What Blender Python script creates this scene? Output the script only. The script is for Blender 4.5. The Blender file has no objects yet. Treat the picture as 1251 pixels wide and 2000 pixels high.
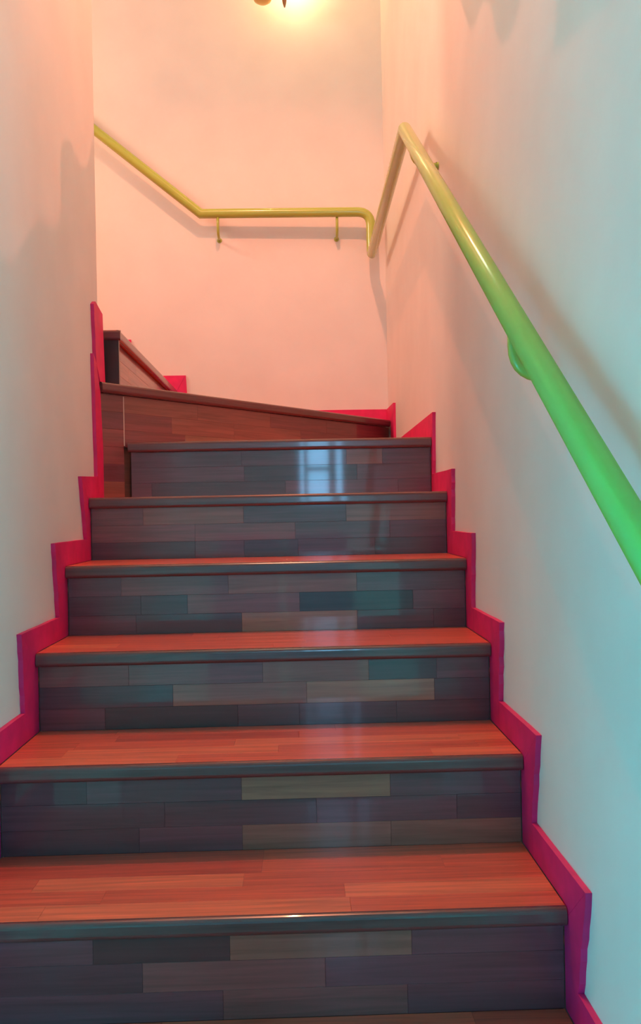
import bpy, bmesh, math, random
from mathutils import Vector, Matrix

random.seed(7)
C = bpy.context.scene.collection
scene = bpy.context.scene

# ------------------------------------------------------------------ camera
EYE = 1.303                      # eye height above the lower floor (m)
cam_d = bpy.data.cameras.new('camera')
cam = bpy.data.objects.new('camera', cam_d)
C.objects.link(cam)
F_PX, YAW, PITCH, ROLL = 1825.5, 0.02643, 0.00129, -0.01967
cam_d.sensor_fit = 'VERTICAL'
cam_d.sensor_height = 36.0
cam_d.lens = F_PX / 2000.0 * 36.0
cam_d.clip_start = 0.02
fw = Vector((math.sin(YAW)*math.cos(PITCH), math.cos(YAW)*math.cos(PITCH), math.sin(PITCH)))
rt = Vector((math.cos(YAW), -math.sin(YAW), 0))
up = rt.cross(fw)
r2 = rt*math.cos(ROLL) + up*math.sin(ROLL)
u2 = -rt*math.sin(ROLL) + up*math.cos(ROLL)
cam.matrix_world = Matrix(((r2.x, u2.x, -fw.x, 0), (r2.y, u2.y, -fw.y, 0), (r2.z, u2.z, -fw.z, EYE), (0, 0, 0, 1)))
scene.camera = cam

# ------------------------------------------------------------------ world, exposure
w = bpy.data.worlds.new('world'); scene.world = w; w.use_nodes = True
w.node_tree.nodes['Background'].inputs[0].default_value = (0.10, 0.13, 0.16, 1)
w.node_tree.nodes['Background'].inputs[1].default_value = 0.3
vs = scene.view_settings
vs.view_transform = 'Standard'; vs.look = 'None'; vs.gamma = 1.0; vs.use_curve_mapping = False
vs.exposure = 0.0

# ------------------------------------------------------------------ lights
BULB = Vector((0.035, 4.06, 2.37 + EYE))     # filament of the wall sconce
def point(name, loc, col, watts, radius):
    d = bpy.data.lights.new(name, 'POINT'); d.color = col; d.energy = watts; d.shadow_soft_size = radius
    o = bpy.data.objects.new(name, d); C.objects.link(o); o.location = loc
    return o
def area(name, loc, target, col, watts, sx, sy):
    d = bpy.data.lights.new(name, 'AREA'); d.shape = 'RECTANGLE'; d.size = sx; d.size_y = sy
    d.color = col; d.energy = watts
    o = bpy.data.objects.new(name, d); C.objects.link(o); o.location = loc
    o.rotation_euler = (Vector(target) - Vector(loc)).to_track_quat('-Z', 'Y').to_euler()
    return o
PENDANT = Vector((-0.05, 2.25, 2.75 + EYE))  # filament of the pendant added unseen above the stairs
point('sconce_light', BULB, (1.0, 0.68, 0.30), 3.2, 0.01)
pl = bpy.data.lights.new('added_pendant_light', 'SPOT')                # added lamp for the wall shadows; spot cone stands in for its dome
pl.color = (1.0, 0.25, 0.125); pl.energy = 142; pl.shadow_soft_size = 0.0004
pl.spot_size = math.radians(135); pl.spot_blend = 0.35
plo = bpy.data.objects.new('added_pendant_light', pl); C.objects.link(plo); plo.location = PENDANT
area('upstairs_ceiling_light', (-2.1, 3.25, 2.30 + EYE), (0.42, 3.5, 0.7 + EYE), (1.0, 0.61, 0.43), 23, 0.4, 0.4)
area('stair_fill_light', (-0.07, 1.9, 2.90 + EYE), (-0.07, 1.9, EYE), (0.60, 1.0, 0.70), 8, 0.4, 0.4)  # fill added above the stairs, no known lamp there

# ------------------------------------------------------------------ materials
def mat(name):
    m = bpy.data.materials.new(name); m.use_nodes = True
    nt = m.node_tree
    return m, nt, nt.nodes['Principled BSDF']

def wall_mat(name, col, rough=0.62):
    m, nt, b = mat(name)
    tc = nt.nodes.new('ShaderNodeTexCoord')
    n1 = nt.nodes.new('ShaderNodeTexNoise'); n1.inputs['Scale'].default_value = 260; n1.inputs['Detail'].default_value = 3
    n2 = nt.nodes.new('ShaderNodeTexNoise'); n2.inputs['Scale'].default_value = 5; n2.inputs['Detail'].default_value = 4
    nt.links.new(tc.outputs['Object'], n1.inputs['Vector']); nt.links.new(tc.outputs['Object'], n2.inputs['Vector'])
    mp = nt.nodes.new('ShaderNodeMapRange')
    mp.inputs['From Min'].default_value = 0.3; mp.inputs['From Max'].default_value = 0.7
    mp.inputs['To Min'].default_value = 0.96; mp.inputs['To Max'].default_value = 1.02
    nt.links.new(n2.outputs['Fac'], mp.inputs['Value'])
    mx = nt.nodes.new('ShaderNodeVectorMath'); mx.operation = 'SCALE'; mx.inputs[0].default_value = col
    nt.links.new(mp.outputs['Result'], mx.inputs['Scale'])
    nt.links.new(mx.outputs['Vector'], b.inputs['Base Color'])
    b1 = nt.nodes.new('ShaderNodeBump'); b1.inputs['Strength'].default_value = 0.10; b1.inputs['Distance'].default_value = 0.001
    b2 = nt.nodes.new('ShaderNodeBump'); b2.inputs['Strength'].default_value = 0.35; b2.inputs['Distance'].default_value = 0.006
    nt.links.new(n1.outputs['Fac'], b1.inputs['Height']); nt.links.new(n2.outputs['Fac'], b2.inputs['Height'])
    nt.links.new(b1.outputs['Normal'], b2.inputs['Normal']); nt.links.new(b2.outputs['Normal'], b.inputs['Normal'])
    b.inputs['Roughness'].default_value = rough
    return m

def wood_mat(name, col, rough=0.42, scale=(2.2, 55, 55), coat=0.2):
    m, nt, b = mat(name)
    tc = nt.nodes.new('ShaderNodeTexCoord'); oi = nt.nodes.new('ShaderNodeObjectInfo')
    sc = nt.nodes.new('ShaderNodeMath'); sc.operation = 'MULTIPLY'; sc.inputs[1].default_value = 40
    nt.links.new(oi.outputs['Random'], sc.inputs[0])
    ad = nt.nodes.new('ShaderNodeVectorMath'); ad.operation = 'ADD'
    nt.links.new(tc.outputs['Object'], ad.inputs[0]); nt.links.new(sc.outputs[0], ad.inputs[1])
    mu = nt.nodes.new('ShaderNodeVectorMath'); mu.operation = 'MULTIPLY'; mu.inputs[1].default_value = scale
    nt.links.new(ad.outputs[0], mu.inputs[0])
    n = nt.nodes.new('ShaderNodeTexNoise'); n.inputs['Scale'].default_value = 1.6; n.inputs['Detail'].default_value = 6
    n.inputs['Roughness'].default_value = 0.62; n.inputs['Distortion'].default_value = 0.6
    nt.links.new(mu.outputs[0], n.inputs['Vector'])
    mp = nt.nodes.new('ShaderNodeMapRange'); mp.inputs['From Min'].default_value = 0.25; mp.inputs['From Max'].default_value = 0.75
    mp.inputs['To Min'].default_value = 0.62; mp.inputs['To Max'].default_value = 1.32
    nt.links.new(n.outputs['Fac'], mp.inputs['Value'])
    mx = nt.nodes.new('ShaderNodeVectorMath'); mx.operation = 'SCALE'; mx.inputs[0].default_value = col
    nt.links.new(mp.outputs['Result'], mx.inputs['Scale']); nt.links.new(mx.outputs['Vector'], b.inputs['Base Color'])
    bp = nt.nodes.new('ShaderNodeBump'); bp.inputs['Strength'].default_value = 0.12; bp.inputs['Distance'].default_value = 0.0006
    nt.links.new(n.outputs['Fac'], bp.inputs['Height']); nt.links.new(bp.outputs['Normal'], b.inputs['Normal'])
    b.inputs['Roughness'].default_value = rough
    b.inputs['Coat Weight'].default_value = coat; b.inputs['Coat Roughness'].default_value = 0.05
    return m

def plain_mat(name, col, rough=0.4, metal=0.0, coat=0.0, var=0.06, scale=9):
    m, nt, b = mat(name)
    tc = nt.nodes.new('ShaderNodeTexCoord')
    n = nt.nodes.new('ShaderNodeTexNoise'); n.inputs['Scale'].default_value = scale; n.inputs['Detail'].default_value = 4
    nt.links.new(tc.outputs['Object'], n.inputs['Vector'])
    mp = nt.nodes.new('ShaderNodeMapRange'); mp.inputs['From Min'].default_value = 0.3; mp.inputs['From Max'].default_value = 0.7
    mp.inputs['To Min'].default_value = 1 - var; mp.inputs['To Max'].default_value = 1 + var
    nt.links.new(n.outputs['Fac'], mp.inputs['Value'])
    mx = nt.nodes.new('ShaderNodeVectorMath'); mx.operation = 'SCALE'; mx.inputs[0].default_value = col
    nt.links.new(mp.outputs['Result'], mx.inputs['Scale']); nt.links.new(mx.outputs['Vector'], b.inputs['Base Color'])
    b.inputs['Roughness'].default_value = rough; b.inputs['Metallic'].default_value = metal
    b.inputs['Coat Weight'].default_value = coat; b.inputs['Coat Roughness'].default_value = 0.1
    return m

WALL = wall_mat('white_wall_paint', (0.80, 0.775, 0.74))
CEIL = wall_mat('ceiling_paint', (0.80, 0.78, 0.75), 0.8)
TONES = [(0.052, 0.018, 0.026), (0.092, 0.027, 0.040), (0.145, 0.036, 0.052), (0.215, 0.053, 0.056), (0.280, 0.083, 0.062), (0.325, 0.125, 0.080)]
WOOD = [wood_mat('parquet_wood_%d' % i, c, coat=0.75) for i, c in enumerate(TONES)]
TREADW = [wood_mat('tread_wood_%d' % i, c, 0.33) for i, c in enumerate([(0.57, 0.085, 0.050), (0.68, 0.115, 0.064), (0.78, 0.170, 0.088)])]
NOSE_SHADED = wood_mat('nosing_wood_shaded', (0.135, 0.042, 0.046), 0.24, coat=0.4)  # darkened against the tread wood, standing in for shade on the front face
CORE = wood_mat('board_core_wood', (0.09, 0.038, 0.028), 0.5)
DARKW = wood_mat('dark_wood', (0.030, 0.012, 0.012), 0.35, (55, 55, 2.2))
RED = plain_mat('crimson_skirting_paint', (0.74, 0.010, 0.14), 0.55, 0, 0.0, 0.10, 24)
GREEN = plain_mat('lime_green_enamel', (0.40, 0.52, 0.09), 0.26, 0, 0.5, 0.04)
BRASS = plain_mat('brass', (0.62, 0.42, 0.16), 0.3, 1.0)
COPPER = plain_mat('brown_metal', (0.34, 0.17, 0.09), 0.45, 0.7)
SCREW = plain_mat('screw_metal', (0.12, 0.09, 0.08), 0.4, 0.8)
PALE_JOINT = plain_mat('pale_joint_strip', (0.62, 0.42, 0.34), 0.7)
FLOORM = wood_mat('hall_floor_wood', (0.20, 0.09, 0.05), 0.3)
FRAME = plain_mat('white_window_frame', (0.75, 0.75, 0.73), 0.45)

def glow(name, col, s):
    m, nt, b = mat(name)
    b.inputs['Base Color'].default_value = (0.02, 0.02, 0.02, 1)
    b.inputs['Emission Color'].default_value = (*col, 1); b.inputs['Emission Strength'].default_value = s
    return m
PANE = glow('daylit_pane', (0.22, 0.62, 1.0), 22.0)
PANE3 = glow('daylit_lower_pane', (0.05, 0.50, 0.80), 1.0)
PANE2 = glow('daylit_side_pane', (0.01, 0.70, 1.0), 31.0)
FILL_PANE = glow('fill_window_pane', (0.03, 0.86, 1.0), 34.0)  # glow of the added fill window
BULBM, _nt, _b = mat('clear_bulb_glass')
_b.inputs['Base Color'].default_value = (1, 0.9, 0.7, 1); _b.inputs['Roughness'].default_value = 0.05
_tr = _nt.nodes.new('ShaderNodeBsdfTransparent'); _mx = _nt.nodes.new('ShaderNodeMixShader'); _mx.inputs[0].default_value = 0.15
_nt.links.new(_tr.outputs[0], _mx.inputs[1]); _nt.links.new(_b.outputs[0], _mx.inputs[2])
_nt.links.new(_mx.outputs[0], _nt.nodes['Material Output'].inputs[0])

# ------------------------------------------------------------------ helpers
def obj(name, bm, m, parent=None, kind=None, smooth=False, mw=None):
    me = bpy.data.meshes.new(name)
    bmesh.ops.recalc_face_normals(bm, faces=bm.faces)
    bm.to_mesh(me); bm.free()
    me.materials.append(m)
    if smooth:
        for p in me.polygons: p.use_smooth = True
    o = bpy.data.objects.new(name, me); C.objects.link(o)
    if mw is not None: o.matrix_world = mw
    if parent is not None:
        o.parent = parent
        o.matrix_parent_inverse = parent_world(parent).inverted()
    if kind: o['kind'] = kind
    return o
def parent_world(o):
    # worlds here are set by hand and never through a parent's transform
    return WORLD.get(o.name, o.matrix_world.copy())
WORLD = {}
def empty(name, loc):
    o = bpy.data.objects.new(name, None); C.objects.link(o); o.empty_display_size = 0.1
    o.location = loc; WORLD[o.name] = Matrix.Translation(Vector(loc))
    return o
def add_box(bm, x0, x1, y0, y1, z0, z1):
    v = [bm.verts.new(p) for p in ((x0,y0,z0),(x1,y0,z0),(x1,y1,z0),(x0,y1,z0),(x0,y0,z1),(x1,y0,z1),(x1,y1,z1),(x0,y1,z1))]
    for f in ((0,3,2,1),(4,5,6,7),(0,1,5,4),(1,2,6,5),(2,3,7,6),(3,0,4,7)): bm.faces.new([v[i] for i in f])
def box(x0, x1, y0, y1, z0, z1, ez=True):
    bm = bmesh.new(); e = EYE if ez else 0
    add_box(bm, x0, x1, y0, y1, z0+e, z1+e); return bm
def prism(pts, direction):
    """closed polygon of 3D points extruded by a vector"""
    bm = bmesh.new(); d = Vector(direction)
    a = [bm.verts.new(p) for p in pts]; b = [bm.verts.new(Vector(p)+d) for p in pts]
    bm.faces.new(a); bm.faces.new(list(reversed(b)))
    n = len(pts)
    for i in range(n): bm.faces.new([a[i], b[i], b[(i+1) % n], a[(i+1) % n]])
    return bm
def add_tube(bm, pts, r, seg=16, caps=True):
    pts = [Vector(p) for p in pts]; n = len(pts); rings = []
    t0 = (pts[1]-pts[0]).normalized()
    ref = Vector((0,0,1)) if abs(t0.z) < 0.9 else Vector((1,0,0))
    u = t0.cross(ref).normalized()
    prev = t0
    for i in range(n):
        if i == 0: t = t0; k = 1.0
        elif i == n-1: t = (pts[-1]-pts[-2]).normalized(); k = 1.0
        else:
            a = (pts[i]-pts[i-1]).normalized(); b = (pts[i+1]-pts[i]).normalized(); t = (a+b).normalized()
            k = 1.0/max(0.35, math.cos(a.angle(b)/2))
        q = prev.rotation_difference(t); u = q @ u; prev = t
        v = t.cross(u).normalized(); u = v.cross(t).normalized()
        ring = []
        # mitre: stretch along the in-plane direction of the bend
        st = None
        if 0 < i < n-1 and k > 1.01:
            st = (b-a).normalized()
        for s in range(seg):
            ang = 2*math.pi*s/seg
            d = u*math.cos(ang) + v*math.sin(ang)
            if st is not None: d = d + st*(d.dot(st))*(k-1)
            ring.append(bm.verts.new(pts[i] + d*r))
        rings.append(ring)
    for i in range(n-1):
        for s in range(seg):
            bm.faces.new([rings[i][s], rings[i][(s+1) % seg], rings[i+1][(s+1) % seg], rings[i+1][s]])
    if caps: bm.faces.new(list(reversed(rings[0]))); bm.faces.new(rings[-1])
def add_lathe(bm, prof, c, axis='Z', seg=24):
    rings = []
    for r, h in prof:
        ring = []
        for s in range(seg):
            a = 2*math.pi*s/seg
            p = (r*math.cos(a), r*math.sin(a), h)
            if axis == 'Y': p = (p[0], h, p[1])
            if axis == 'X': p = (h, p[0], p[1])
            ring.append(bm.verts.new((c[0]+p[0], c[1]+p[1], c[2]+p[2])))
        rings.append(ring)
    for i in range(len(rings)-1):
        for s in range(seg): bm.faces.new([rings[i][s], rings[i][(s+1) % seg], rings[i+1][(s+1) % seg], rings[i+1][s]])
    bm.faces.new(list(reversed(rings[0]))); bm.faces.new(rings[-1])
def arc_corner(p, q, r_, n, rad):
    """fillet at q of polyline p-q-r_"""
    p, q, r_ = Vector(p), Vector(q), Vector(r_)
    a = q + (p-q).normalized()*rad; b = q + (r_-q).normalized()*rad
    return [a*(1-t)**2 + q*2*t*(1-t) + b*t*t for t in [i/n for i in range(n+1)]]

# ------------------------------------------------------------------ key measures (eye coordinates: camera at 0,0,0)
G, H, D1, Z1 = 0.27, 0.1696, 1.451, -0.6247
XL, XR = -0.567, 0.423           # wall faces
TL, TR = -0.557, 0.413           # faces of the skirting
YB = 4.18                        # back wall
dk = lambda k: D1 + k*G
zk = lambda k: Z1 + k*H
FLOOR = -EYE
CEILZ = 2.95

# ------------------------------------------------------------------ setting
HXL, HXR, YR = -1.40, 1.50, -1.6
obj('floor', box(HXL, HXR, YR-0.1, dk(-3)+0.1, FLOOR-0.1, FLOOR), FLOORM, kind='structure')
obj('ceiling', box(-2.5, HXR+0.1, YR-0.2, 4.3, CEILZ, CEILZ+0.1), CEIL, kind='structure')
obj('wall_right', box(XR, XR+0.12, 0.70, YB+0.12, FLOOR-0.1, CEILZ), WALL, kind='structure')
obj('wall_back', box(-2.5, XR, YB, YB+0.12, FLOOR, CEILZ), WALL, kind='structure')
obj('wall_left', box(XL-0.10, XL, 0.55, 2.745, FLOOR, CEILZ), WALL, kind='structure')
obj('wall_inner', box(-2.4, -0.60, 2.745, 2.822, FLOOR, CEILZ), WALL, kind='structure')
obj('wall_upstairs', box(-2.5, -2.4, 2.745, YB, FLOOR, CEILZ), WALL, kind='structure')
obj('wall_front_left', box(HXL, XL-0.10, 0.55, 0.65, FLOOR, CEILZ), WALL, kind='structure')
obj('wall_front_right', box(XR+0.12, HXR, 0.70, 0.80, FLOOR, CEILZ), WALL, kind='structure')
# hall walls with window openings
def wall_with_hole(name, axis, at, thick, a0, a1, h0, h1, b0, b1):
    bm = bmesh.new()
    def bx(p0, p1, q0, q1):
        if axis == 'x': add_box(bm, at-thick, at, p0, p1, q0+EYE, q1+EYE)
        else: add_box(bm, p0, p1, at-thick, at, q0+EYE, q1+EYE)
    bx(a0, h0, b0, b1) ; bx(h1, a1, b0, b1)
    lo, hi = HOLE[name]
    bx(h0, h1, b0, lo); bx(h0, h1, hi, b1)
    return obj(name, bm, WALL, kind='structure')
HOLE = {'wall_hall_left': (-1.2, -0.6), 'wall_rear': (-1.25, 0.70), 'wall_hall_right': (-0.9, 0.0)}
wall_with_hole('wall_hall_left', 'x', HXL, 0.12, YR-0.12, 0.65, -0.95, -0.05, FLOOR, CEILZ)
wall_with_hole('wall_hall_right', 'x', HXR+0.12, 0.12, YR-0.12, 0.80, -0.95, -0.05, FLOOR, CEILZ)
wall_with_hole('wall_rear', 'y', YR, 0.12, HXL, HXR, -0.60, 0.415, FLOOR, CEILZ)
w1 = empty('window_1', (-0.09, YR-0.05, EYE-1.25)); w1['kind'] = 'structure'
bm = bmesh.new()
for x0, x1, z0, z1 in ((-0.60,-0.55,-1.25,0.70),(0.365,0.415,-1.25,0.70),(-0.55,0.365,-1.25,-1.19),(-0.55,0.365,0.64,0.70),(-0.55,0.365,-0.15,0.08),
        (-0.55,0.04,0.08,0.64),(0.07,0.10,0.08,0.64),(0.26,0.32,0.08,0.64),(0.10,0.26,0.33,0.36),(-0.11,-0.07,-1.19,-0.15)):
    add_box(bm, x0, x1, YR-0.06, YR, z0+EYE, z1+EYE)
obj('window_frame', bm, FRAME, w1)
for x0, x1, z0, z1 in ((0.04,0.07,0.08,0.64),(0.10,0.26,0.08,0.33),(0.10,0.26,0.36,0.64),(0.32,0.365,0.08,0.64)):
    obj('pane', box(x0, x1, YR-0.045, YR-0.035, z0, z1), PANE, w1)
for x0, x1 in ((-0.55,-0.11),(-0.07,0.365)):
    obj('pane', box(x0, x1, YR-0.045, YR-0.035, -1.19, -0.15), PANE3, w1)
def side_window(name, x0, x1, xp, z0, z1, m):
    w_ = empty(name, ((x0+x1)/2, -0.5, EYE+z0)); w_['kind'] = 'structure'
    bm = bmesh.new()
    for y0, y1, a, b in ((-0.95,-0.90,z0,z1),(-0.10,-0.05,z0,z1),(-0.90,-0.10,z0,z0+0.05),(-0.90,-0.10,z1-0.05,z1),(-0.52,-0.48,z0+0.05,z1-0.05)):
        add_box(bm, x0, x1, y0, y1, a+EYE, b+EYE)
    obj('window_frame', bm, FRAME, w_)
    for y0, y1 in ((-0.90,-0.52),(-0.48,-0.10)):
        obj('pane', box(xp-0.005, xp+0.005, y0, y1, z0+0.05, z1-0.05), m, w_)
side_window('window_2', HXL-0.06, HXL, HXL-0.04, -1.2, -0.6, PANE2)
side_window('fill_window', HXR, HXR+0.06, HXR+0.04, -0.9, 0.0, FILL_PANE)  # second one is added to give the left wall cool fill

# ------------------------------------------------------------------ staircase
stairs = empty('staircase', (-0.07, dk(-3), 0))
stairs['label'] = 'dark red parquet wood staircase climbing between white walls and turning left'
stairs['category'] = 'staircase'

def stave(x0, x1, z0, z1, m, parent, mw, t=0.005, horizontal=False, gap=0.0001):
    """a parquet stave in a local frame: x along, z up, front face at y=0 (or top face at z=0 when horizontal)"""
    bm = bmesh.new(); c = 0.0003
    x0 += gap; x1 -= gap; z0 += gap; z1 -= gap
    back = [(x0, t, z0), (x1, t, z0), (x1, t, z1), (x0, t, z1)]
    mid = [(x0, c, z0), (x1, c, z0), (x1, c, z1), (x0, c, z1)]
    fr = [(x0+c, 0, z0+c), (x1-c, 0, z0+c), (x1-c, 0, z1-c), (x0+c, 0, z1-c)]
    if horizontal:
        back, mid, fr = [[(x, z, -y) for x, y, z in q] for q in (back, mid, fr)]
    V = [[bm.verts.new(p) for p in q] for q in (back, mid, fr)]
    bm.faces.new(V[2]); bm.faces.new(list(reversed(V[0])))
    for a, b in ((V[0], V[1]), (V[1], V[2])):
        for i in range(4): bm.faces.new([a[i], a[(i+1) % 4], b[(i+1) % 4], b[i]])
    return obj('stave', bm, m, parent, mw=mw)

def nosing_bm(x0, x1, depth=0.012, th=0.03, top=0.0):
    """bullnose strip, local: x along, y back from the front edge, top at z=0"""
    r = 0.0085
    prof = [(depth, 0.0)]
    for cz, a0 in ((-r, 90), (-th + r, 180)):
        for i in range(6):
            a = math.radians(a0 + 90*i/5)
            prof.append((r + r*math.cos(a), cz + r*math.sin(a)))
    prof.append((depth, -th))
    return prism([(x0, y, z) for y, z in prof], (x1-x0, 0, 0))

XA, XB = TL + 0.0015, TR - 0.0015
TF = lambda y, z: Matrix.Translation((0, y, z + EYE))

def px_x(px, k):
    """x on riser k for an image column measured in the photograph"""
    y = dk(k) + 0.025
    return (px - 625.5)/F_PX*y + y*math.tan(YAW) + 0.0197*(-(zk(k)-0.09))
LAYOUT = {
 5: [[(475,2),(680,2),(750,4),(None,2)], [(480,2),(700,1),(None,2)], [(300,2),(560,1),(780,2),(None,2)]],
 4: [[(280,3),(475,4),(675,2),(None,4)], [(380,3),(575,3),(760,2),(None,2)], [(380,1),(475,2),(580,1),(730,2),(None,1)]],
 3: [[(232,2),(440,3),(690,4),(None,2)], [(270,1),(360,1),(578,3),(800,0),(None,2)], [(260,2),(465,1),(690,5),(840,1),(None,1)]],
 2: [[(240,3),(500,3),(707,4),(840,1),(None,2)], [(325,1),(585,4),(835,5),(None,1)], [(193,2),(450,0),(570,1),(760,1),(None,1)]],
 1: [[(150,1),(450,2),(740,5),(None,2)], [(300,1),(595,1),(870,2),(None,1)], [(250,1),(450,2),(740,4),(None,4)]],
 0: [[(150,2),(415,0),(770,4),(None,2)], [(245,1),(600,3),(None,2)], [(400,2),(760,3),(None,2)]],
}
def random_row(a, b, tones, rng, lo=0.22, hi=0.42):
    out = []; x = a; e = a + rng.uniform(0.08, hi)
    while e < b - 0.06:
        out.append((x, e, rng.choice(tones))); x = e; e = x + rng.uniform(lo, hi)
    out.append((x, b, rng.choice(tones)))
    return out

for k in range(-3, 6):
    rng = random.Random(100 + k)
    x0 = XA if k < 5 else -0.492
    # riser
    y = dk(k) + 0.025; zb = (zk(k-1) if k > -3 else FLOOR); zt = zk(k) - 0.03
    rs = obj('riser', box(x0, XB, 0.005, 0.022, 0, zt-zb, False), CORE, stairs, mw=TF(y, zb)); WORLD[rs.name] = TF(y, zb)
    rows = 3; hh = (zt - zb)/rows
    for r in range(rows):
        z1_ = zt - zb - r*hh; z0_ = z1_ - hh
        if k in LAYOUT:
            x = x0; row = []
            for px, t in LAYOUT[k][r]:
                e = XB if px is None else min(XB, px_x(px, k))
                if e > x + 0.004: row.append((x, e, t)); x = e
        else:
            row = random_row(x0, XB, [1, 2, 2, 3], rng)
        for a, b, t in row: stave(a, b, z0_, z1_, WOOD[t], rs, TF(y, zb))
    # tread
    if k == 5:
        continue
    td = obj('tread', box(XA, XB, 0.012, G+0.045, -0.028, -0.004, False), CORE, stairs, mw=TF(dk(k), zk(k))); WORLD[td.name] = TF(dk(k), zk(k))
    obj('nosing', nosing_bm(XA, XB), NOSE_SHADED, td, mw=TF(dk(k), zk(k)))
    d0, d1 = 0.0122, G + 0.0245
    rows = 5; hh = (d1-d0)/rows
    for r in range(rows):
        for a, b, t in random_row(XA, XB, [2, 2, 1] if r == 0 else [1, 1, 2, 1] if r < 3 else [0, 1, 1], rng, 0.28, 0.5):  # lighter front staves stand in for the lit edge; rear ones darker
            stave(a, b, d0+r*hh, d0+(r+1)*hh, TREADW[t], td, TF(dk(k), zk(k)), t=0.004, horizontal=True)

# winder treads: local frames along the slanted step edges
P7a, P7b = Vector((-0.55, 2.714, 0)), Vector((XB, 3.985, 0))
t7 = (P7b - P7a).normalized(); n7 = Vector((-t7.y, t7.x, 0))       # n7 points into the step
L7 = (P7b - P7a).length
def frame(o, t, n, z): return Matrix(((t.x, n.x, 0, o.x), (t.y, n.y, 0, o.y), (0, 0, 1, z + EYE), (0, 0, 0, 1)))
# tread of step 6 (wedge between the straight edge and the slanted riser)
y6 = dk(5)
xs6 = -0.497
M6 = TF(y6, zk(5))
pts = [(xs6+0.02, 0.012, -0.026), (XB, 0.012, -0.026), (XB, 3.99-y6, -0.026)]
td = obj('tread', prism(pts, (0, 0, 0.026)), TREADW[1], stairs, mw=M6); WORLD[td.name] = M6
obj('nosing', nosing_bm(xs6, XB), NOSE_SHADED, td, mw=M6)
# riser of step 7
M7 = frame(P7a + n7*0.022, t7, n7, zk(4))
h7 = zk(6) - 0.03 - zk(4)
rs = obj('riser', box(0.008, L7+0.022, 0.005, 0.022, 0, h7, False), CORE, stairs, mw=M7); WORLD[rs.name] = M7
rng = random.Random(77)
hh = h7/6
S_J = 0.100                                                       # vertical joint between the two boards
for r in range(6):
    z1_ = h7 - r*hh
    stave(0.008, S_J-0.002, z1_-hh, z1_, WOOD[[3, 2, 3, 3, 2, 4][r]], rs, M7)
    if r < 3:  # stave tones raised in place of the lamplight on this riser
        row = [[(S_J+0.002, 0.42, 4), (0.42, 0.80, 4), (0.80, 1.15, 3), (1.15, L7+0.022, 3)],
               [(S_J+0.002, 0.30, 3), (0.30, 0.60, 4), (0.60, 0.98, 4), (0.98, L7+0.022, 3)],
               [(S_J+0.002, 0.36, 3), (0.36, 0.70, 5), (0.70, 1.05, 3), (1.05, L7+0.022, 4)]][r]
        for a, b, t in row: stave(a, b, z1_-hh, z1_, WOOD[t], rs, M7)
jf = obj('joint_strip', box(S_J-0.0018, S_J+0.0018, 0.0005, 0.005, h7/2+0.004, h7-0.002, False), PALE_JOINT, rs, mw=M7); jf['label'] = 'pale line along the joint'  # pale strip set between the two boards
# tread of step 7
M7t = frame(P7a, t7, n7, zk(6))
def loc7(x, y):
    d = Vector((x, y, 0)) - P7a; return (d.dot(t7), d.dot(n7))
poly = [loc7(*q) for q in ((-0.55+0.05*n7.x, 2.714+0.05*n7.y), (P7b.x, P7b.y+0.05), (XB, YB-0.012), (-0.530, YB-0.012))]
poly[0] = (0.0, 0.012); poly[1] = (L7-0.02, 0.012)
td = obj('tread', prism([(a, b, -0.026) for a, b in poly], (0, 0, 0.026)), TREADW[1], stairs, mw=M7t); WORLD[td.name] = M7t
obj('nosing', nosing_bm(0.0, L7), NOSE_SHADED, td, mw=M7t)
# step 8 and the first steps of the upper flight, climbing to the left (-x)
tl, nl = Vector((0, 1, 0)), Vector((-1, 0, 0))
for j, k in enumerate((7, 8, 9)):
    X = -0.516 - j*G
    y0 = 2.824; y1 = YB - 0.012
    Mr = frame(Vector((X-0.022, y0, 0)), tl, nl, zk(k-1)); Lr = y1 - y0
    hr = H - 0.03
    rs = obj('riser', box(0.006, Lr, 0.005, 0.022, 0, hr, False), CORE, stairs, mw=Mr); WORLD[rs.name] = Mr
    rng = random.Random(300 + k)
    for r in range(3):
        for a, b, t in random_row(0.006, Lr, [3, 3, 4], rng, 0.3, 0.5): stave(a, b, r*hr/3, (r+1)*hr/3, WOOD[t], rs, Mr)
    Mt = frame(Vector((X, y0, 0)), tl, nl, zk(k))
    depth = G + 0.045 if k < 9 else 1.335
    td = obj('tread', box(0, Lr, 0.012, depth, -0.026, 0, False), TREADW[1], stairs, mw=Mt); WORLD[td.name] = Mt
    obj('nosing', nosing_bm(0, Lr), NOSE_SHADED, td, mw=Mt)
    if k == 7:
        e = obj('end_panel', box(-0.6, -0.523, y0+0.004, y0+0.020, zk(6)-0.02, zk(7)-0.03), DARKW, stairs)
        e['label'] = 'near-black end panel of the eighth step'
        Mn = frame(Vector((-0.60, y0-0.004, 0)), Vector((1, 0, 0)), Vector((0, 1, 0)), zk(7)); 
        obj('nosing_return', nosing_bm(0, 0.084), NOSE_SHADED, td, mw=Mn)

# ------------------------------------------------------------------ red skirting boards
rng = random.Random(5)
def wob(p, q, n, amp):
    """points from p to (excluding) q with a hand-cut wobble"""
    out = [p]
    dy, dz = q[0]-p[0], q[1]-p[1]; L = math.hypot(dy, dz) or 1
    for i in range(1, n):
        t = i/n; a = rng.uniform(-amp, amp)
        out.append((p[0]+dy*t - dz/L*a, p[1]+dz*t + dy/L*a))
    return out
def piece(poly, x_face, x_wall, parent):
    x0 = x_wall
    obj('skirting_piece', prism([(x0, y, z+EYE) for y, z in poly], (x_face-x_wall, 0, 0)), RED, parent)

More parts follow.
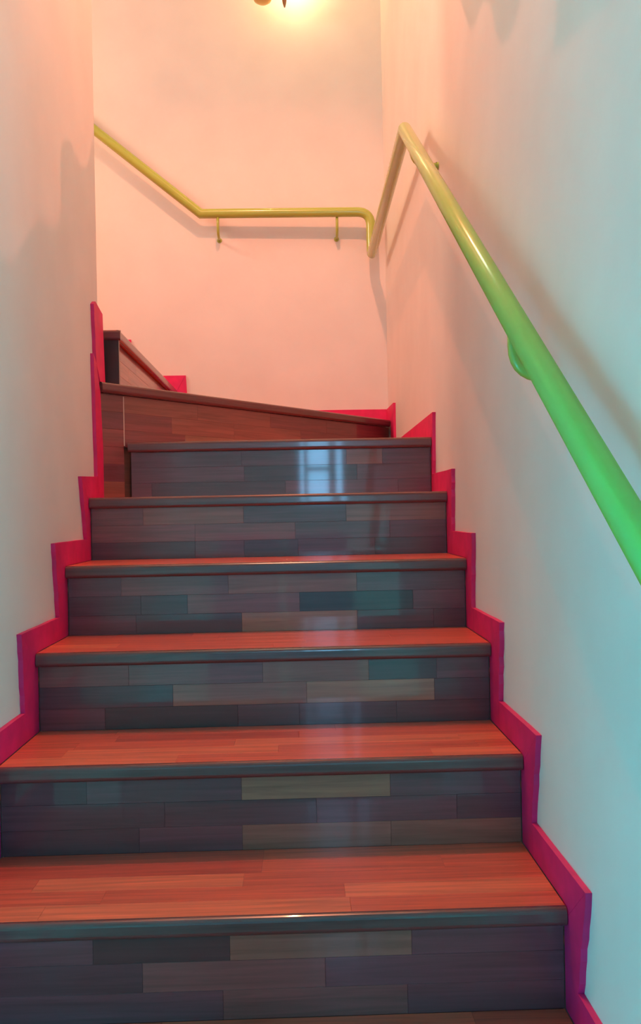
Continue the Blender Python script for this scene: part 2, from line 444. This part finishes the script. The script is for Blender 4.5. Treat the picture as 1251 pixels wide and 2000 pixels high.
CR = {0: (1.360, .060), 1: (1.628, .058), 2: (1.907, .054), 3: (2.195, .062), 4: (2.459, .057), 5: (2.779, .072)}
VR = {0: 1.408, 1: 1.672, 2: 1.931, 3: 2.213, 4: 2.479, 5: 2.802}
CL = {0: (1.355, .058), 1: (1.628, .060), 2: (1.899, .053), 3: (2.176, .058), 4: (2.459, .055)}
VL = {0: 1.395, 1: 1.655, 2: 1.916, 3: 2.205, 4: 2.510}
def side(Cs, Vs, kmax, parent, xf, xw):
    for k in range(-3, kmax+1):
        yc, t = Cs.get(k, (dk(k)-0.09, 0.058)); yv = Vs.get(k, dk(k)-0.05)
        zb = zk(k-1) if k > -3 else FLOOR
        tb = Cs.get(k-1, (0, 0.058))[1] if k > -3 else 0.07
        # riser piece
        poly = wob((yv, zb+tb), (yc, zk(k)+t), 9, 0.0030)
        poly += [(yc, zk(k)+t), (dk(k)+0.024, zk(k)-0.03), (dk(k)+0.024, zb+0.0005), (yv, zb+0.0005)]
        piece(poly, xf, xw, parent)
        # tread piece
        if k < kmax:
            ye = Vs.get(k+1, dk(k+1)-0.05)
            poly = wob((yc+0.0008, zk(k)+t), (ye-0.0006, zk(k)+t), 4, 0.001)
            poly += [(ye-0.0006, zk(k)+t), (ye-0.0006, zk(k)+0.0005), (dk(k)+0.03, zk(k)+0.0005), (dk(k)+0.0245, zk(k)-0.03)]
            piece(poly, xf, xw, parent)
bR = empty('baseboard_right', (XR, dk(-3), 0)); bR['kind'] = 'structure'
side(CR, VR, 5, bR, TR, XR)
# right wall, step 6 tread up to the slanted riser, then the upright at step 7 and its tread piece
t5 = CR[5][1]
piece([(2.780, zk(5)+t5), (3.876, zk(5)+0.062), (3.876, zk(5)+0.0005), (2.85, zk(5)+0.0005), (dk(5)+0.0245, zk(5)-0.03)], TR, XR, bR)
piece(wob((3.877, zk(5)+0.0005), (3.872, zk(6)+0.060), 5, 0.0015) + [(3.872, zk(6)+0.060), (3.99, zk(6)-0.03), (3.995, zk(5)+0.0005)], TR, XR, bR)
piece([(3.873, zk(6)+0.060), (YB-0.011, zk(6)+0.064), (YB-0.011, zk(6)+0.0005), (4.0, zk(6)+0.0005), (3.995, zk(6)-0.03)], TR, XR, bR)

bL = empty('baseboard_left', (XL, dk(-3), 0)); bL['kind'] = 'structure'
side(CL, VL, 4, bL, TL, XL)
piece([(2.460, zk(4)+0.055), (2.659, zk(4)+0.062), (2.659, zk(4)+0.0005), (dk(4)+0.03, zk(4)+0.0005), (dk(4)+0.0245, zk(4)-0.03)], TL, XL, bL)
piece(wob((2.6595, zk(4)+0.0005), (2.636, zk(6)+0.068), 10, 0.0025) + [(2.636, zk(6)+0.068), (2.668, zk(6)+0.045), (2.716, zk(6)-0.03), (2.745, zk(4)+0.12), (2.776, zk(4)+0.0005)], TL, XL, bL)
piece(wob((2.6685, zk(6)+0.046), (2.649, zk(7)+0.040), 8, 0.002) + [(2.649, zk(7)+0.040), (2.672, zk(7)+0.052), (2.768, zk(7)+0.036), (2.79, zk(6)+0.0005), (2.7165, zk(6)+0.0005)], TL, XL, bL)

bB = empty('baseboard_back', (0, YB, 0)); bB['kind'] = 'structure'
def piece_back(poly):
    obj('skirting_piece', prism([(x, YB, z+EYE) for x, z in poly], (0, -0.011, 0)), RED, bB)
piece_back([(XR, zk(6)+0.0005), (XR, zk(6)+0.066), (0.2, zk(6)+0.067), (-0.10, zk(6)+0.066), (-0.466, zk(6)+0.066), (-0.466, zk(6)+0.0005)])
piece_back([(-0.4665, zk(6)+0.0005), (-0.477, zk(7)+0.062), (-0.53, zk(7)-0.03), (-0.538, zk(6)+0.0005)])
piece_back([(-0.478, zk(7)+0.062), (-0.715, zk(7)+0.062), (-0.715, zk(7)+0.0005), (-0.53, zk(7)+0.0005), (-0.53, zk(7)-0.029)])
piece_back([(-0.7155, zk(7)+0.0005), (-0.716, zk(8)+0.055), (-0.80, zk(8)-0.03), (-0.808, zk(7)+0.0005)])
piece_back([(-0.717, zk(8)+0.055), (-0.985, zk(8)+0.06), (-0.985, zk(8)+0.0005), (-0.80, zk(8)+0.0005), (-0.80, zk(8)-0.029)])

# ------------------------------------------------------------------ handrail
RX = 0.353; RR = 0.0225
hr = empty('handrail', (RX, 0.78, EYE-0.2))
hr['label'] = 'long lime green tubular handrail fixed along the right and back walls'
hr['category'] = 'handrail'
A_ = (RX, 0.78, -0.1437); B_ = (RX, 2.825, 1.158); C_ = (RX, 4.082, 1.125); D_ = (RX, 4.092, 1.318)
E_ = (-0.390, 4.105, 1.322); F_ = (-0.85, 4.105, 1.697); G_ = (-1.45, 4.105, 2.186)
path = [A_, B_]
path += arc_corner(B_, C_, D_, 5, 0.030)
path += arc_corner(C_, D_, E_, 7, 0.060)
path += [E_, F_, G_]
path = [Vector(p) + Vector((0, 0, EYE)) for p in path]
bm = bmesh.new(); add_tube(bm, path, RR*0.92, 24)
rail = obj('rail', bm, GREEN, hr, smooth=True)
def bracket(p_rail, wall_pt, drop, r=0.007):
    """rod from the underside of the rail, curving down and into the wall, with a round flange and screw"""
    p = Vector(p_rail) + Vector((0, 0, EYE)); w_ = Vector(wall_pt) + Vector((0, 0, EYE))
    bot = Vector((p.x, p.y, w_.z))
    pts = [p - Vector((0, 0, RR*0.7))] + arc_corner(p, bot, w_, 7, min(0.05, (w_-bot).length*0.9)) + [w_]
    bm = bmesh.new(); add_tube(bm, pts, r, 12)
    br = obj('bracket', bm, GREEN, hr, smooth=True)
    ax = 'X' if abs(w_.x - p.x) > 0.02 else 'Y'
    bm = bmesh.new(); add_lathe(bm, [(0.011, 0), (0.011, -0.003), (0.009, -0.005)], w_, ax, 20)
    obj('flange', bm, GREEN, br)
    bm = bmesh.new(); add_lathe(bm, [(0.002, -0.004), (0.002, -0.0065)], w_ + Vector((0, 0, 0.0095)), ax, 8)
    obj('screw', bm, SCREW, br)
def rail_z(y): return A_[2] + (B_[2]-A_[2])*(y-A_[1])/(B_[1]-A_[1])
for y, dr in ((0.90, 0.085), (1.475, 0.089), (2.64, 0.062)): bracket((RX-0.004, y, rail_z(y)), (XR, y, rail_z(y)-dr), dr, 0.0085)
for x in (-0.316, 0.206): bracket((x, 4.10, 1.320), (x, YB, 1.225), 0.08, 0.0060)

# ------------------------------------------------------------------ wall sconce (only its lower tips reach into the frame)
sc = empty('wall_sconce', (-0.05, YB, 2.52 + EYE))
sc['label'] = 'brass wall sconce with a pointed brown metal leaf high on the back wall'
sc['category'] = 'wall lamp'
bm = bmesh.new(); add_lathe(bm, [(0.07, 0), (0.07, -0.012), (0.055, -0.022), (0.02, -0.028)], (-0.05, YB, 2.55+EYE), 'Y', 28)
obj('backplate', bm, BRASS, sc, smooth=True)
bm = bmesh.new()
add_tube(bm, arc_corner((-0.05, YB-0.02, 2.55+EYE), (-0.10, 4.05, 2.55+EYE), (-0.10, 4.05, 2.25+EYE), 8, 0.08) + [Vector((-0.10, 4.05, 2.27+EYE))], 0.008, 12)
obj('arm', bm, BRASS, sc, smooth=True)
bm = bmesh.new(); add_lathe(bm, [(0.004, 0.0), (0.022, 0.003), (0.036, 0.012), (0.043, 0.026), (0.044, 0.055), (0.040, 0.06)], (-0.10, 4.05, 2.212+EYE), 'Z', 28)
obj('cup', bm, BRASS, sc, smooth=True)
bm = bmesh.new(); add_lathe(bm, [(0.008, 0.05), (0.014, 0.04), (0.024, 0.015), (0.026, 0), (0.022, -0.014), (0.010, -0.025), (0.002, -0.027)], BULB, 'Z', 24)
obj('bulb', bm, BULBM, sc, smooth=True)
bm = bmesh.new(); add_lathe(bm, [(0.015, 0.048), (0.015, 0.10), (0.010, 0.11)], BULB, 'Z', 20)
obj('socket', bm, BRASS, sc, smooth=True)
bm = bmesh.new(); add_tube(bm, arc_corner((-0.05, YB-0.02, 2.55+EYE), BULB + Vector((0, 0, 0.20)), BULB + Vector((0, 0, 0.10)), 8, 0.06) + [BULB + Vector((0, 0, 0.105))], 0.007, 12)
obj('arm', bm, BRASS, sc, smooth=True)
# hanging pointed leaf seen at the top edge of the frame
bm = prism([(x, 4.05, z+EYE) for x, z in ((-0.028, 2.40), (-0.024, 2.30), (-0.014, 2.215), (-0.008, 2.196), (-0.003, 2.196), (0.002, 2.215), (0.012, 2.30), (0.016, 2.40), (0.0, 2.47), (-0.012, 2.47))], (0, 0.004, 0))
obj('leaf', bm, COPPER, sc)
# pendant added out of frame; its leaves are cut to throw the wall shapes
pd = empty('added_pendant_lamp', (PENDANT.x, PENDANT.y, CEILZ + EYE))
pd['label'] = 'added unseen pendant lamp with brown metal leaves above the stairs'
pd['category'] = 'added pendant lamp'
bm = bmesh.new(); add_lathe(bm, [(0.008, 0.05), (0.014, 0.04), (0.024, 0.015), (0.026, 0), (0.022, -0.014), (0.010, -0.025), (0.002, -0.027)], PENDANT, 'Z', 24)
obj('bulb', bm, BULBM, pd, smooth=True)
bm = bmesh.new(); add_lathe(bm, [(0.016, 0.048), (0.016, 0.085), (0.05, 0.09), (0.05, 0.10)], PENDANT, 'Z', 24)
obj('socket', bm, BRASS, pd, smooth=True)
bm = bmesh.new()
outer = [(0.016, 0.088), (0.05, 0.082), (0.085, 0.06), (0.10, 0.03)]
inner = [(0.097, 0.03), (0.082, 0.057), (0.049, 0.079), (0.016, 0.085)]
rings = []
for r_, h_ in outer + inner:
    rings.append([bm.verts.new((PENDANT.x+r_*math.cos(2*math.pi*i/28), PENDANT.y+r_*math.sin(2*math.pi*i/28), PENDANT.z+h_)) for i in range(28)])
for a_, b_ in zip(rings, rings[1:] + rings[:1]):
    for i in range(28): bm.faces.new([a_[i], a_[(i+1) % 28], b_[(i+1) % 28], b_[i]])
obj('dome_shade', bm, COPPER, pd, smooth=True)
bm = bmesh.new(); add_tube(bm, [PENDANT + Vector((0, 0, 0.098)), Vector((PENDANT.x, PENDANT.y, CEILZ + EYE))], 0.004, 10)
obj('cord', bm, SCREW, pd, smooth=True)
def rayP(px, py, xw):
    v = r2*((px-625.5)/F_PX) + u2*((1000-py)/F_PX) + fw
    return v*(xw/v.x) + Vector((0, 0, EYE))
def leaf(pix, xw, s):
    """leaf blade: rim given by where its shadow falls on a side wall"""
    pts = [rayP(px, py, xw) for px, py in pix]
    n = len(pts)
    q = [PENDANT + (p-PENDANT)*s for p in pts]
    c = sum(q, Vector())/n
    # best plane through the blade
    nrm = Vector()
    for i in range(n): nrm += (q[i]-c).cross(q[(i+1) % n]-c)
    nrm.normalize()
    flat = []
    for p in pts:
        d = p - PENDANT
        t = (c-PENDANT).dot(nrm)/d.dot(nrm)
        flat.append(PENDANT + d*t)
    away = (c-PENDANT).normalized()
    return prism(flat, away*0.0015)
L_RIM = [(-260, 330), (-160, 400), (-60, 440), (0, 495), (10, 505), (22, 522), (30, 506), (42, 480), (60, 450), (78, 425), (90, 437), (104, 444), (113, 436), (119, 410), (120, 385), (117, 340),
         (118, 300), (123, 278), (130, 271), (138, 277), (144, 293), (152, 315), (160, 325), (166, 326), (172, 318), (177, 295), (186, 240), (190, 500), (190, 690), (183, 930), (100, 1180), (40, 1390), (0, 1450), (-260, 1900)]
obj('leaf', leaf(L_RIM, XL, 0.115), COPPER, pd)
R1 = [(850, -70), (880, -30), (897, -5), (905, 22), (914, 48), (921, 61), (928, 45), (936, 18), (944, 3), (953, 6), (961, 25), (967, 60), (974, 80), (981, 88), (990, 80), (1000, 58), (1010, 25), (1016, -10), (1020, -70)]
R2 = [(1088, -40), (1086, 20), (1083, 60), (1079, 106), (1095, 92), (1120, 66), (1150, 38), (1193, 0), (1260, -60), (1200, -110)]
obj('leaf', leaf(R1, XR, 0.115), COPPER, pd)
obj('leaf', leaf(R2, XR, 0.115), COPPER, pd)
# stems carrying the three blades
for tgt, side_x in ((leaf(L_RIM, XL, 0.115), -1), (leaf(R1, XR, 0.115), 1), (leaf(R2, XR, 0.115), 1)):
    tgt.verts.ensure_lookup_table()
    best = max(tgt.verts, key=lambda v: v.co.z).co.copy() if side_x > 0 else max(tgt.verts, key=lambda v: v.co.x).co.copy()
    tgt.free()
    bm = bmesh.new(); add_tube(bm, [PENDANT + Vector((0, 0, 0.09)), (PENDANT + Vector((0, 0, 0.14)) + best)/2 + Vector((0, 0, 0.04)), best], 0.0025, 8)
    obj('stem', bm, BRASS, pd, smooth=True)
